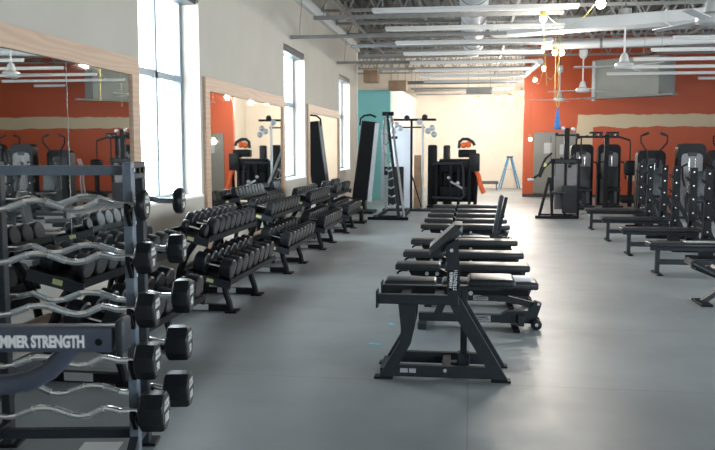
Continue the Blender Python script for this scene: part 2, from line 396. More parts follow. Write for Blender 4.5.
for i, (x0, x1, Y, z) in enumerate([(-2.55, 1.4, 13.0, 3.78), (-3.33, .6, 14.75, 3.72), (-2.5, 1.5, 16.7, 3.78), (-2.6, 1.5, 18.6, 3.8), (-3.33, 1.3, 19.9, 3.78),
                                    (-2.5, 1.5, 21.9, 3.8), (-2.5, 1.4, 25.7, 3.75), (-2.2, 1.5, 27.6, 3.85), (-2.2, 1.5, 29.4, 3.8), (-2.2, 1.5, 31.2, 3.85), (-2.2, 1.5, 32.6, 3.8)]):
    rail(x0, x1, Y, z, 'grey hung steel channel over the aisle, %s from the camera%s' % (ORD[i], ', reaching the left wall' if x0 < -3 else ''))
# big pipes along X on the right and top-left pipe
for i, (a, b, r, lab) in enumerate([((3.0, 17.3, 4.25), (11, 15.9, 4.3), .09, 'grey ceiling pipe just behind the nearest ceiling fan rod'),
                                    ((1.7, 20.6, 4.2), (11, 19.2, 4.25), .11, 'fat pale pipe over the right side, behind the white duct'),
                                    ((1.9, 23.4, 4.1), (1.75, 27.7, 4.1), .09, 'pale pipe running lengthwise towards the corner of the orange wall')]):
    t = empty('ceiling_pipe', lab, 'pipe', a)
    d = V(b) - V(a)
    MB().cyl((0, 0, 0), d, r, 14).build('pipe', 'joist' if i == 0 else 'whiteduct', t)
    for f_ in (.15, .5, .85):
        p = d * f_; MB().cyl(p + V((0, 0, r * .9)), (p.x, p.y, HANG - a[2]), .01, 6).cyl(p - d.normalized() * .03, p + d.normalized() * .03, r + .012, 14).build('hanger', 'strut', t)
tp = empty('conduit_pipe', 'thin grey pipe on the left wall above the first window', 'pipe', (XL + .04, 9.9, 3.98))
MB().cyl((.1, 0, 0), (.1, 2.5, .25), .03, 10).build('pipe', 'strut', tp)
MB().box((.05, .5, .05), (.1, .04, .08)).box((.05, 2.0, .2), (.1, .04, .08)).build('clamp', 'strut', tp)
# spiral duct
du = empty('spiral_duct', 'round galvanised spiral duct running lengthwise over the aisle', 'duct', (.02, 11.0, 4.38))
MB().cyl((0, 0, 0), (0, 11.2, 0), .27, 28).build('duct', 'duct', du)
for k in range(9): MB().lathe([(.262, -.02), (.285, -.012), (.285, .012), (.262, .02)], (0, 0, 0), 28).build('joint_ring', 'strut', du).matrix_local = Matrix.Translation((0, .6 + k * 1.25, 0)) @ Matrix.Rotation(R(90), 4, 'X')
# white rectangular duct across
wd_ = empty('rectangular_duct', 'long white rectangular duct crossing the ceiling on the right', 'duct', (.42, 16.55, 4.0))
MB().bar((0, 0, 0), (10.2, -4.2, 0), .5, .21, bev=.01).build('duct', 'whiteduct', wd_)
for f_ in (.12, .3, .48, .66, .84):
    MB().box((10.2 * f_, -4.2 * f_, 0), (.04, .54, .24), (0, 0, -.39)).build('flange', 'whiteduct', wd_)
    MB().cyl((10.2 * f_, -4.2 * f_, .1), (10.2 * f_, -4.2 * f_, HANG - 4.0), .008, 6).build('hanger_rod', 'strut', wd_)
# grey soffit box (rotated) at the back
so = empty('hung_enclosure', 'large grey boxed enclosure hung in front of the orange wall', 'ceiling box', (4.62, 25.15, 3.22), R(-40))
MB().box((-.12, .5, .57), (2.2, 1.0, 1.14)).build('casing', 'soffit', so)
MB().box((.1, -.1, -.02), (2.9, .3, .05)).build('ledge', 'strut', so)
MB().box((-1.12, -.03, .5), (.1, .07, 1.2)).build('white_corner_post', 'fan', so)
for s_ in (-1, 1): MB().cyl((s_ * 1.2, .5, 1.1), (s_ * 1.2, .5, HANG - 3.22), .012, 6).build('hanger_rod', 'strut', so)
hb = empty('unit_heater', 'small brown-grey box hung over the far end of the aisle', 'heater', (.22, 24.75, 3.30))
MB().box((0, 0, .09), (.78, .36, .18), bev=.02).build('casing', 'soffit', hb); MB().box((0, -.19, .09), (.66, .02, .12)).build('grille', 'strut', hb)
for s_ in (-1, 1): MB().cyl((s_ * .33, 0, .18), (s_ * .33, 0, HANG - 3.30), .008, 6).build('hanger_rod', 'strut', hb)
for i, (X, Y, z, sx, sz) in enumerate([(-2.98, 24.1, 3.62, .42, .35), (-2.28, 25.2, 3.45, .55, .30)]):
    p = empty('plywood_box', ['plywood box up at the end of the left wall', 'plywood box above the edge of the teal wall'][i], 'box', (X, Y, z))
    MB().box((0, 0, sz / 2), (sx, .5, sz), bev=.005).build('box_body', 'ply', p)
    for s_ in (-1, 1): MB().cyl((s_ * sx * .4, 0, sz), (s_ * sx * .4, 0, HANG - z), .008, 6).build('hanger_rod', 'strut', p)
# fans
def make_fan():
    t = empty('ceiling_fan', '', 'ceiling fan', (0, 0, 0), 0, 'white ceiling fans')
    MB().cyl((0, 0, .05), (0, 0, 1.0), .018, 10).build('downrod', 'fan', t)
    MB().lathe([(.025, .78), (.10, .86), (.11, 1.02), (.02, 1.04)]).build('canopy', 'fan', t)
    MB().lathe([(.03, .22), (.07, .17), (.09, .06), (.17, .02), (.18, -.05), (.15, -.08), (.04, -.09)]).build('motor_housing', 'fan', t)
    for k in range(3):
        a = R(5 + 120 * k); b = MB()
        b.box((.53, 0, -.035), (.78, .12, .012), (R(8), 0, 0), bev=.004).box((.16, 0, -.03), (.1, .05, .014))
        o = b.build('blade', 'fan', t); o.rotation_euler = (0, 0, a)
    return t
fan0 = make_fan()
FANS = [(2.78, 10.1, 'nearest white ceiling fan, cut off at the right edge'), (2.80, 15.65, 'white ceiling fan hanging in front of the grey enclosure'),
        (2.90, 22.0, 'white ceiling fan left of the grey enclosure'), (2.75, 26.2, 'farthest white ceiling fan, above the hanging blue cloth')]
for i, (x, y, lab) in enumerate(FANS):
    f_ = fan0 if i == 0 else copy_tree(fan0); f_.location = (x, y, 3.22); f_['label'] = lab; f_.rotation_euler = (0, 0, [2.0, R(178), .6, 1.1][i])
    MB().cyl((0, 0, 1.0), (0, 0, HANG - 3.22), .012, 6).build('mounting_rod', 'strut', f_)
# temporary lamps on yellow cord
lamps = [(1.69, 11.26, 3.6), (1.04, 12.44, 3.6), (1.80, 16.93, 3.6), (1.62, 16.5, 3.56), (1.73, 20.17, 3.6), (1.78, 23.57, 3.6), (1.60, 26.7, 3.45), (1.85, 25.95, 1.95), (.95, 29.7, 3.45), (1.35, 28.8, 3.42), (.25, 31.0, 3.5)]
LL = ['temporary lamp nearest the camera, at the top edge of the picture', 'temporary lamp on yellow cord over the aisle, left of the nearest lamp', 'right one of the close pair of temporary lamps', 'left one of the close pair of temporary lamps',
      'temporary lamp just below the close pair', 'temporary lamp left of the farthest hanging cords', 'temporary lamp by the top corner of the orange wall', 'low-hanging temporary lamp beside the grey wall panel', 'lamp high in front of the far cream wall, middle of the far three', 'lamp high in front of the far cream wall, rightmost of the far three', 'lamp high in front of the far cream wall, leftmost of the far three']
for i, (x, y, z) in enumerate(lamps):
    t = empty('work_lamp', LL[i], 'lamp', (x, y, z), 0, 'temporary work lamps')
    MB().sphere((0, 0, 0), .05 if i != 0 else .062, 14).build('bulb', 'bulb', t)
    MB().lathe([(.02, .13), (.045, .12), (.05, .05), (.04, .04)], seg=12).build('socket', 'yellow', t)
    MB().cyl((0, 0, .12), (0, 0, HANG - z), .004, 6).build('hanging_wire', 'strut', t)
    d = bpy.data.lights.new('lamp_light', 'POINT'); d.energy = 40 if y < 25 else (35 if y < 27 else 105); d.color = (1, .92, .82); d.shadow_soft_size = .065
    lo = bpy.data.objects.new('lamp_light', d); COL.objects.link(lo); lo.parent = t; lo.location = (0, 0, -.09)
def sag(a, b, s, n=14):
    a = V(a); b = V(b); return [a.lerp(b, k / n) - V((0, 0, s * 4 * (k / n) * (1 - k / n))) for k in range(n + 1)]
cords = [(sag((1.04, 12.44, 3.72), (1.69, 11.26, 3.72), .30), 'yellow cord sagging between the two nearest lamps'),
         (sag((1.69, 11.26, 3.72), (2.9, 11.6, 4.6), .25), 'yellow cord rising right from the nearest lamp'),
         (sag((1.04, 12.44, 3.55), (1.12, 12.5, 2.62), .0), 'yellow cord end dangling below the second lamp'),
         (sag((1.80, 16.93, 3.72), (1.73, 20.17, 3.72), .5), 'yellow cord sagging behind the close pair of lamps'),
         (sag((1.72, 17.5, 5.46), (1.74, 17.5, 2.75), .0), 'yellow cord hanging straight down beside the close pair of lamps'),
         (sag((1.97, 19.1, 5.46), (2.0, 19.2, 2.7), .0), 'yellow cord hanging in front of the orange wall'),
         (sag((1.73, 20.17, 3.72), (1.78, 23.57, 3.72), .35), 'yellow cord linking the lamps over the far aisle'),
         (sag((1.85, 25.95, 3.2), (1.85, 25.95, 2.08), .0), 'yellow cord holding the low lamp beside the grey panel')]
for pts, lab in cords:
    tag(MB().tube(pts, .004, 6).build('extension_cord', 'yellow'), lab, 'cord', 'yellow extension cords')
bc = empty('hanging_cloth', 'blue cloth hanging in a point from a yellow loop', 'cloth', (2.05, 19.9, 2.12))
cl = MB(); pr_ = [(.0, .56), (.02, .5), (.05, .3), (.075, .12), (.09, .0)]
cl.lathe([(max(r, .004), z) for r, z in pr_][::-1], seg=9); cb = cl.build('cloth', 'blue', bc)
MB().tube([(0, 0, .5), (-.04, 0, .62), (0, 0, .74), (.04, 0, .62), (0, 0, .52)], .008, 6).tube([(0, 0, .74), (0, 0, 2.5)], .005, 5).build('hanging_loop', 'yellow', bc)
# ------------------------------------------------------------------ barbell rack with fixed curl bars
BR = (-2.19, 4.067); BA = R(9.6)
rk = empty('barbell_rack', 'slate grey upright rack holding ten fixed curl barbells', 'barbell rack', (BR[0], BR[1], 0), BA)
LV = [1.40, 1.125, .85, .575, .30]
for sx in (-1, 1):
    for sy in (-1, 1):
        p = MB(); x = sx * .39
        p.box((x, sy * .12, .815), (.048, .07, 1.61), bev=.004)
        po = p.build('upright', 'slate' if sy < 0 else 'char', rk)  # front uprights in a lighter coat, painting in the light they catch
        MB().box((x, sy * .14, .008), (.12, .14, .016), bev=.003).build('foot_plate', 'black', po)
        for z in (1.58, 1.3, 1.02, .75, .47): MB().cyl((x + sx * .024, sy * .12, z), (x + sx * .032, sy * .12, z), .011, 8).build('bolt', 'bolt', po)
        for z in LV:
            h = MB(); y0 = sy * .155
            h.prism([(0, 0)], 0, 0) if False else None
            h.box((x + sx * .012, sy * .160, z - .055), (.024, .012, .12)); h.box((x + sx * .012, sy * .195, z - .028), (.024, .08, .018), bev=.003); h.box((x + sx * .012, sy * .235, z - .012), (.024, .012, .045), bev=.003)
            h.bar((x + sx * .012, sy * .162, z - .11), (x + sx * .012, sy * .225, z - .03), .02, .014)
            h.build('hook', 'black', rk)
    MB().box((sx * .39, 0, 1.575), (.052, .18, .09), bev=.004).build('top_bracket', 'char', rk)
    MB().box((sx * .39, 0, .12), (.045, .18, .06), bev=.003).build('base_rail', 'char', rk)
    MB().bar((sx * .39, -.10, .15), (sx * .39, -.30, .02), .045, .05).box((sx * .39, -.31, .01), (.1, .12, .02)).build('front_strut', 'char', rk)
    bo = MB()
    for y in (-.045, .045): bo.cyl((sx * .417, y, 1.575), (sx * .432, y, 1.575), .016, 10)
    bo.build('bolt', 'black', rk)
MB().box((0, -.02, 1.575), (.73, .045, .052), bev=.003).build('top_beam', 'slate', rk)
MB().box((0, -.02, .12), (.73, .05, .05), bev=.003).build('lower_beam', 'char', rk)
def barbell(i, side, r, th, inner, z, num):
    y = -.2 if side == 'front' else .213
    sh = 0; off = -.07 if side == 'front' else .07
    a = V((BR[0], BR[1], z)) + V((-math.sin(BA) * y + math.cos(BA) * sh, math.cos(BA) * y + math.sin(BA) * sh, 0))
    t = empty('curl_barbell', '', 'barbell', a, BA, 'fixed curl barbells in the rack')
    t['label'] = 'chrome curl barbell with black heads, %s side of the barbell rack, %s from top' % (side, ORD[i])
    pts = []; n = 60; x0 = inner + .01
    def wz(x):
        ax = abs(x - off)
        K = [(0, .022), (.05, .019), (.15, -.018), (.2, -.024), (.245, -.018), (.32, .018), (.36, .012), (.40, .0), (.9, .0)]
        for (a1, b1), (a2, b2) in zip(K, K[1:]):
            if a1 <= ax <= a2:
                u = (ax - a1) / (a2 - a1); u = u * u * (3 - 2 * u) if a1 in (0, .15, .2, .32) else u
                return b1 + (b2 - b1) * u
        return 0
    pts = [(-x0 + 2 * x0 * k / n, 0, wz(-x0 + 2 * x0 * k / n)) for k in range(n + 1)]
    MB().tube(pts, .0165, 10).build('bar', 'chrome', t)
    for s_ in (-1, 1):
        for (g0, g1) in ((.055, .145), (.25, .315)):
            MB().tube([(off + s_ * (g0 + (g1 - g0) * k / 8), 0, wz(off + s_ * (g0 + (g1 - g0) * k / 8))) for k in range(9)], .0185, 10).build('grip', 'knurl', t)
        hd = MB(); x1 = inner + th
        prof = [(r * .80, inner), (r * .97, inner + .012), (r, inner + .03), (r, x1 - .02), (r * .96, x1 - .005), (r * .90, x1)]
        hd.lathe([(q, x * 1) for q, x in prof], seg=8 if th > .06 else 12, axis='X')
        ho = hd.build('head', 'rubber', t)
        if s_ < 0: ho.scale = (-1, 1, 1); ho.rotation_euler = (0, 0, 0)
        ho.rotation_euler = (R(22.5), 0, 0)
        fc = MB(); fc.cyl((x1 - .002, 0, 0), (x1 + .0025, 0, 0), r * .86, 24)
        f_ = fc.build('face_disc', 'rubber2', ho); f_.rotation_euler = (R(-22.5), 0, 0)
        if s_ > 0:
            text('HAMMER\nSTRENGTH', r * .30, 'dim_ink', ho, (x1 + .003, r * .0, r * .35), (R(90), 0, R(90)), width=r * 1.1).rotation_euler = Euler((R(90), 0, R(90))).to_matrix().to_euler()
            text(num, r * .62, 'dim_ink', ho, (x1 + .003, 0, -r * .32), (R(90), 0, R(90)))
            for c in KIDS(ho):
                if c.name.startswith('lettering'):
                    c.matrix_local = Matrix.Rotation(R(-22.5), 4, 'X') @ Matrix.LocRotScale(c.location, c.rotation_euler, None)
    return t
for i, (r, th, inn, num) in enumerate([(.083, .05, .45, '60'), (.088, .085, .44, '70'), (.098, .10, .44, '80'), (.101, .11, .425, '90'), (.109, .135, .44, '100')]): barbell(i, 'front', r, th, inn, LV[i] + .0, num)
for i, (r, th, inn, num) in enumerate([(.075, .05, .56, '20'), (.087, .09, .52, '30'), (.102, .10, .545, '40'), (.104, .13, .50, '50'), (.106, .145, .485, '100')]): barbell(i, 'rear', r, th, inn, LV[i] - .005, num)
# white paper on floor
tag(MB().box((-2.06, 4.13, .002), (.22, .21, .003), (0, 0, R(9))).build('paper_sheet', 'paper'), 'white sheet of paper on the floor under the barbell rack', 'paper')

# ------------------------------------------------------------------ foreground machine arm with brand lettering
fa = empty('machine_frame', 'blurred slate grey machine arm lettered HAMMER STRENGTH, nearest the camera', 'exercise machine', (-.93, 2.0, 0), R(8.0))
MB().box((-.31, 0, 1.19), (.60, .06, .068), bev=.008, seg=2).build('arm', 'slate2', fa)
MB().box((.012, 0, 1.20), (.022, .085, .09), bev=.008, seg=2).build('end_plate', 'char', fa)
MB().cyl((-.045, -.03, 1.185), (-.045, -.0312, 1.185), .010, 12).build('bolt_hole', 'black', fa)
MB().tube([(-.13, 0, 1.165), (-.155, 0, 1.135), (-.19, 0, 1.10), (-.235, 0, 1.075), (-.29, 0, 1.062), (-.36, 0, 1.058), (-.60, 0, 1.058)], .027, 14).build('handle', 'slate2', fa)
text('HAMMER STRENGTH', .044, 'ink', fa, (-.214, -.0312, 1.185), (R(90), 0, 0), width=.262, bold=.04)
MB().box((-.63, 0, .62), (.08, .09, 1.24), bev=.006).build('post', 'slate2', fa)
MB().box((-.63, -.15, .03), (.09, .7, .06), bev=.006).build('base', 'slate2', fa)

# ------------------------------------------------------------------ dumbbell racks
def hexdumb(r, th, L, label):
    t = empty('dumbbell', label, 'dumbbell', (0, 0, 0))
    MB().cyl((-L / 2 + th * .8, 0, 0), (L / 2 - th * .8, 0, 0), .016, 8).build('handle', 'chrome', t)
    for s_ in (-1, 1):
        x0 = L / 2 - th; x1 = L / 2
        h = MB().lathe([(r * .86, x0), (r, x0 + .012), (r, x1 - .012), (r * .9, x1)], seg=12, axis='X')
        o = h.build('head', 'rubber', t)
        if s_ < 0: o.rotation_euler = (0, 0, math.pi)
        MB().cyl((x1 - .001, 0, 0), (x1 + .0015, 0, 0), r * .78, 12).build('face_disc', 'rubber2', o)  # disc colour lightened to paint the grey highlight on the head
    return t
def rack(near, idx):
    L = 1.80
    ow = ['nearest the camera, half hidden behind the barbell rack', 'next beyond the barbell rack', 'third in the line along the left wall', 'fourth in the line along the left wall', 'farthest in the line along the left wall'][idx]
    t = empty('dumbbell_rack', 'black two-tier dumbbell rack, ' + ow, 'dumbbell rack', (-2.7, near, 0), 0, 'dumbbell racks along the left wall')
    tilt = R(13)
    for (cx, cz, w_, k) in ((-.035, .815, .38, 0), (.155, .405, .44, 1)):
        b = MB(); rot = Euler((0, tilt, 0)).to_matrix()
        b.box((cx, L / 2, cz), (w_, L, .022), rot)
        for s_ in (-1, 1): b.box(V((cx, L / 2, cz)) + rot @ V((s_ * w_ / 2, 0, .018)), (.018, L, .058), rot)
        tr = b.build('tray', 'black', t)
        for y in (.0, L): MB().box(V((cx, y, cz)) + rot @ V((0, 0, -.012)), (w_ + .03, .02, .075), rot).build('end_plate', 'char', t)
        MB().box(V((cx, -.0115, cz)) + rot @ V((.02, 0, -.008)), (.07, .003, .036), rot).build('warning_sticker', 'sticker', tr)
        for n_ in range(10 if k == 0 else 9):
            pass
    for y in (.38, 1.36):
        MB().bar((-.36, y, .045), (.24, y, .045), .06, .07).box((-.40, y, .01), (.14, .16, .02)).box((.28, y, .01), (.12, .16, .02)).build('foot_bar', 'black', t)
        MB().tube([(.26, y, .02), (.245, y, .10), (.215, y, .19), (.195, y, .28), (.19, y, .37)], .034, 8).build('front_leg', 'black', t)
        MB().tube([(-.34, y, .04), (-.32, y, .2), (-.28, y, .42), (-.2, y, .6), (-.10, y, .73), (-.06, y, .79)], .036, 8).build('rear_leg', 'black', t)
        MB().bar((-.28, y, .40), (.0, y, .40), .05, .06).build('tray_bracket', 'black', t)
        pl = MB().box((-.08, y - .0315, .05), (.22, .003, .06)).build('label_plate', 'plate', t)
    MB().bar((-.28, .38, .42), (-.28, 1.36, .42), .05, .08).build('cross_rail', 'black', t)
    return tilt
DB = {}
for key, (r, th, L) in dict(ts=(.068, .055, .25), t=(.094, .09, .32), l=(.108, .12, .39), x=(.108, .135, .40)).items(): DB[key] = hexdumb(r, th, L, '')
used = set()
for idx in range(5):
    near = 4.95 + idx * 2.565; rack(near, idx); tilt = R(13)
    for tier in (0, 1):
        cx, cz = ((-2.735, .815), (-2.545, .405))[tier]; n_ = (9, 8)[tier]
        for k in range(n_):
            key = ('x' if idx > 2 else 'l') if tier else ('ts' if (k < 1 and idx == 1) else 't'); r = {'ts': .068, 't': .094, 'l': .108, 'x': .108}[key]
            if idx == 4 and tier == 0 and k in (3, 4): continue
            o = DB[key] if key not in used else copy_tree(DB[key]); used.add(key)
            nrm = V((math.sin(tilt), 0, math.cos(tilt)))
            p = V((cx, near + .12 + k * ((1.80 - .24) / (n_ - 1)), cz)) + nrm * (r + .0125)
            o.location = p; o.rotation_euler = (0, tilt, 0)
            o['label'] = 'black dumbbell, %s on the %s tray of the %s wall rack from the camera' % (ORD[k], ('upper', 'lower')[tier], ORD[idx])
            o['group'] = 'dumbbells on the wall racks'
for k_ in DB:
    if k_ not in used:
        for c in KIDS(DB[k_]): bpy.data.objects.remove(c)
        bpy.data.objects.remove(DB[k_])

# ------------------------------------------------------------------ rows of adjustable benches
def pad(b, x0, x1, w_, z0, th, y=0): b.box(((x0 + x1) / 2, y, z0 + th / 2), (x1 - x0, w_, th), bev=.022, seg=3); return b
def bench(raised=False):
    t = empty('adjustable_bench', '', 'weight bench', (0, 0, 0), 0, 'adjustable benches down the aisle')
    pad(MB(), -.79, -.30, .30, .38, .07).build('seat', 'vinyl', t)
    sr = MB(); sr.prism([(-.66, .385), (-.30, .385), (-.22, .34), (-.22, .29), (-.62, .31)], -.04, .04).build('seat_rail', 'black', t)
    bo = MB()
    for x in (-.45, -.34, .02): bo.cyl((x, -.041, .335 if x < 0 else .325), (x, -.049, .335 if x < 0 else .325), .021, 12)
    bo.build('bolt', 'bolt', t)
    MB().tube([(-.66, 0, .36), (-.72, 0, .36), (-.76, 0, .345), (-.775, 0, .32)], .012, 8).build('seat_handle', 'black', t)
    bk = MB(); pad(bk, -.25, .64, .30, .38, .072)
    bo_ = bk.build('backrest', 'vinyl', t)
    MB().box((.18, 0, .345), (.76, .078, .075), bev=.004).build('back_rail', 'black', t)
    MB().box((.02, 0, .085), (.98, .08, .075), bev=.004).build('base_beam', 'char', t)
    MB().prism([(.30, .12), (.36, .155), (.56, .17), (.62, .26), (.68, .24), (.66, .17), (.62, .05), (.30, .045)], -.045, .045).build('wheel_bracket', 'char', t)
    MB().bar((-.30, 0, .09), (-.20, 0, .33), .06, .07).bar((.0, 0, .09), (-.12, 0, .30), .05, .06).build('post', 'char', t)
    MB().bar((.10, 0, .335), (.60, 0, .22), .045, .055).build('incline_link', 'char', t)
    MB().box((.44, 0, .012), (.06, .50, .024), bev=.004).build('rear_foot', 'black', t)
    MB().box((.49, -.055, .08), (.06, .05, .11), bev=.004).build('foot_block', 'char', t)
    MB().box((-.43, 0, .03), (.08, .42, .06), bev=.004).build('front_foot', 'char', t)
    for s_ in (-1, 1):
        wo = MB().cyl((.63, s_ * .07, .05), (.63, s_ * .11, .05), .05, 18, bev=.006).build('wheel', 'rubber', t)
        MB().cyl((.63, s_ * .11, .05), (.63, s_ * .115, .05), .016, 10).cyl((.65, s_ * .045, .235), (.65, s_ * .055, .235), .014, 10).build('wheel_bolt', 'bolt', wo)
    pl = MB().box((.13, -.0415, .085), (.16, .003, .058)).build('label_plate', 'plate', t)
    text('HAMMER\nSTRENGTH', .026, 'black', pl, (.13, -.0435, .085), (R(90), 0, 0), width=.135, depth=.0005)
    return t
b0 = bench()
BY = [7.58, 8.65, 9.66, 10.92, 13.04, 14.1, 15.2, 16.3, 17.5]
for i, y in enumerate(BY):
    o = b0 if i == 0 else copy_tree(b0); o.location = (-.005, y, 0); o.rotation_euler = (0, 0, R(1.0))
    o['label'] = 'flat black adjustable bench across the aisle, %s from the camera' % ORD[i]
# incline bench with raised back
ib = empty('incline_bench', 'black bench with its narrow backrest raised nearly upright in the aisle', 'weight bench', (.0, 11.95, 0))
for s_, h_ in ((0, 1.0), (1, .96)):
    q = MB(); a = V((.36 + s_ * .06, s_ * .1, .42)); b_ = V((.46 + s_ * .07, s_ * .1, h_))
    if s_ == 0: q.bar(a, b_, .26, .06, up=(1, 0, 0), bev=.02).build('backrest', 'vinyl', ib)
    else: q.bar(a, b_, .05, .05, up=(1, 0, 0), bev=.006).build('back_post', 'char', ib)
pad(MB(), -.12, .30, .26, .33, .05).build('seat', 'vinyl', ib)
MB().box((.1, 0, .285), (.8, .07, .06)).build('seat_rail', 'char', ib)
MB().box((.05, 0, .08), (1.0, .08, .07), bev=.004).build('base_beam', 'char', ib)
MB().bar((-.1, 0, .1), (.0, 0, .3), .06, .06).bar((.34, 0, .1), (.40, 0, .45), .06, .06).build('post', 'char', ib)
MB().box((-.45, 0, .025), (.07, .45, .05)).build('front_foot', 'char', ib); MB().box((.55, 0, .025), (.07, .45, .05)).build('rear_foot', 'char', ib)
MB().tube([(-.45, 0, .12), (-.3, 0, .3), (-.15, 0, .33)], .018, 8).build('handle', 'chrome', ib)
# white towel strip on first bench's right end
tw = MB(); tw.box((.43, 7.58, .470), (.28, .18, .032), (0, 0, R(2)), bev=.009, seg=2)
tag(tw.build('folded_towel', 'ink'), 'folded white towel on the right end of the nearest flat bench', 'towel')

# ------------------------------------------------------------------ preacher curl bench
pb = empty('preacher_bench', 'black preacher curl bench with splayed legs and slanted arm pad, front of the aisle', 'weight bench', (-.17, 5.97, 0), R(1.0))
YFr, YRr = -.2, .2
for y in (YFr, YRr):
    s_ = 'rear' if y > 0 else 'front'; hw = .025
    MB().prism([(-.345, .57), (-.215, .57), (-.222, .40), (-.25, .27), (-.385, .015), (-.485, .015), (-.328, .29), (-.325, .38)], y - hw, y + hw).build('leg', 'char', pb)
    low = [(.105, .66), (.11, .60), (.165, .50), (.455, .015), (.35, .015), (.09, .44), (.03, .56), (.012, .66)]
    MB().prism(([(-.005, .985), (.085, 1.045)] if y < 0 else [(.012, .68), (.105, .68)]) + low, y - hw, y + hw).build('upright_leg', 'char', pb)
    MB().box((-.20, y, .595), (.59, .07, .07), bev=.006).build('top_tube', 'char', pb)
    MB().box((-.50, y, .595), (.012, .11, .125)).build('end_plate', 'char', pb)
    MB().bar((-.39, y, .062), (.38, y, .062), .045, .085).build('base_beam', 'char', pb)
    for x in (-.45, .405): MB().box((x, y, .008), (.14, .09, .016), bev=.003).build('foot_pad', 'rubber', pb)
    bo = MB().cyl((.0, y - .0225, .075), (.0, y - .034, .075), .013, 12)
    bo.build('bolt', 'bolt', pb)
MB().box((.01, 0, .062), (.06, .36, .06)).build('cross_beam', 'char', pb)
MB().box((-.45, 0, .04), (.06, .36, .05)).build('cross_beam', 'char', pb); MB().box((-.30, 0, .58), (.07, .34, .05)).build('cross_beam', 'char', pb)
MB().box((-.05, 0, .58), (.07, .34, .05)).build('cross_beam', 'char', pb)
sp_ = MB().box((.135, 0, .37), (.05, .05, .55), bev=.004).build('seat_post', 'char', pb)
MB().box((.135, 0, .10), (.09, .09, .12), bev=.004).build('post_sleeve', 'char', pb)
MB().box((.075, 0, .062), (.20, .07, .05)).build('cross_beam', 'char', pb)
MB().bar((.03, 0, .655), (.40, 0, .655), .07, .03).bar((.03, 0, .62), (.14, 0, .5), .05, .05).build('seat_bracket', 'char', pb)
pd = MB(); pd.box((.33, 0, .71), (.345, .34, .062), bev=.029, seg=4); pd.build('seat', 'vinyl', pb)
ap = MB(); ap.bar((-.125, 0, .915), (.115, 0, 1.135), .40, .078, bev=.037).build('arm_pad', 'vinyl_lit', pb)  # paler vinyl paints in the light on top of the pad
MB().bar((-.04, 0, .94), (.06, 0, 1.03), .34, .025).build('pad_board', 'char', pb)
MB().bar((.055, .2, .66), (.04, .2, 1.0), .05, .09).build('pad_post', 'char', pb)
MB().cyl((.038, YFr - .025, .96), (.038, YFr - .035, .96), .013, 14).build('bolt', 'bolt', pb)
lp = MB().bar((.057, YFr - .027, .67), (.050, YFr - .027, .82), .004, .068, up=(1, 0, 0)).build('label_plate', 'black', pb)
text('HAMMER\nSTRENGTH', .036, 'ink', lp, (.0535, YFr - .0305, .745), (R(90), R(-87), 0), width=.145)
text('', .01, 'ink', lp, (0, 0, 0), (0, 0, 0)) if False else None
MB().box((-.30, YFr - .024, .066), (.055, .003, .032)).box((-.238, YFr - .024, .066), (.05, .003, .032)).build('data_sticker', 'plate', pb)

# cyan tape marks on floor
for i, (x, y) in enumerate([(-.74, 7.55), (-.80, 6.75)]):
    tag(MB().box((x, y, .0015), (.05, .10, .002), (0, 0, .5 + i)).build('tape_mark', 'tapeb'), ['cyan tape mark on the floor left of the nearest flat bench', 'cyan tape mark on the floor left of the preacher bench'][i], 'tape')

# ------------------------------------------------------------------ olympic benches on the right
def obench():
    t = empty('olympic_bench', '', 'bench press', (0, 0, 0), 0, 'bench press stations on the right')
    pad(MB(), 0, 1.22, .30, .375, .06).build('bench_pad', 'vinyl', t)
    MB().box((.62, 0, .345), (1.15, .07, .055), bev=.004).build('pad_rail', 'char', t)
    MB().box((.14, 0, .175), (.055, .055, .345), bev=.004).build('front_post', 'char', t)
    MB().box((.14, 0, .012), (.07, .42, .024), bev=.003).build('front_foot', 'black', t)
    MB().box((.65, 0, .165), (1.0, .055, .07), bev=.004).build('lower_beam', 'char', t)
    for s_ in (-1, 1):
        u = MB(); y = s_ * .42
        u.prism([(1.08, .0), (1.30, .0), (1.25, .5), (1.25, 1.37), (1.14, 1.37), (1.14, .5)], y - .035, y + .035)
        uo = u.build('upright', 'black', t)
        for z in (.42, .64, .86, 1.08, 1.30): MB().cyl((1.195, y - .034, z), (1.195, y - .042, z), .012, 8).build('bolt', 'bolt', uo)
        for z in (.95, 1.20):
            MB().prism([(1.145, z - .05), (1.11, z - .04), (1.085, z + .02), (1.10, z + .03), (1.12, z), (1.145, z)], y - .03, y + .03).build('bar_catch', 'black', t)
        for z in (.35, .62, .88):
            MB().cyl((1.2, y + s_ * .03, z), (1.2, y + s_ * .2, z), .018, 10).build('plate_peg', 'black', t)
        MB().box((1.3, y, .03), (.8, .07, .06), bev=.004).build('base_rail', 'black', t)
        MB().bar((1.24, y, .75), (1.62, y, .05), .06, .06).build('rear_brace', 'black', t)
    MB().box((1.2, 0, .2), (.06, .80, .08)).box((1.2, 0, .48), (.05, .78, .06)).box((1.66, 0, .03), (.06, .80, .06)).build('cross_beam', 'black', t)
    return t
ob = obench()
for i, y in enumerate([11.12, 13.1, 15.05, 17.1]):
    o = ob if i == 0 else copy_tree(ob); o.location = (2.36, y, 0)
    o['label'] = 'black bench press station with tall uprights on the right side, %s from the camera' % ORD[i]
tw2 = MB().box((2.33 + .75, 11.12, .442), (.5, .16, .012), (0, 0, .05), bev=.005); tag(tw2.build('folded_towel', 'plate'), 'flat grey towel lying on the nearest bench press pad', 'towel')

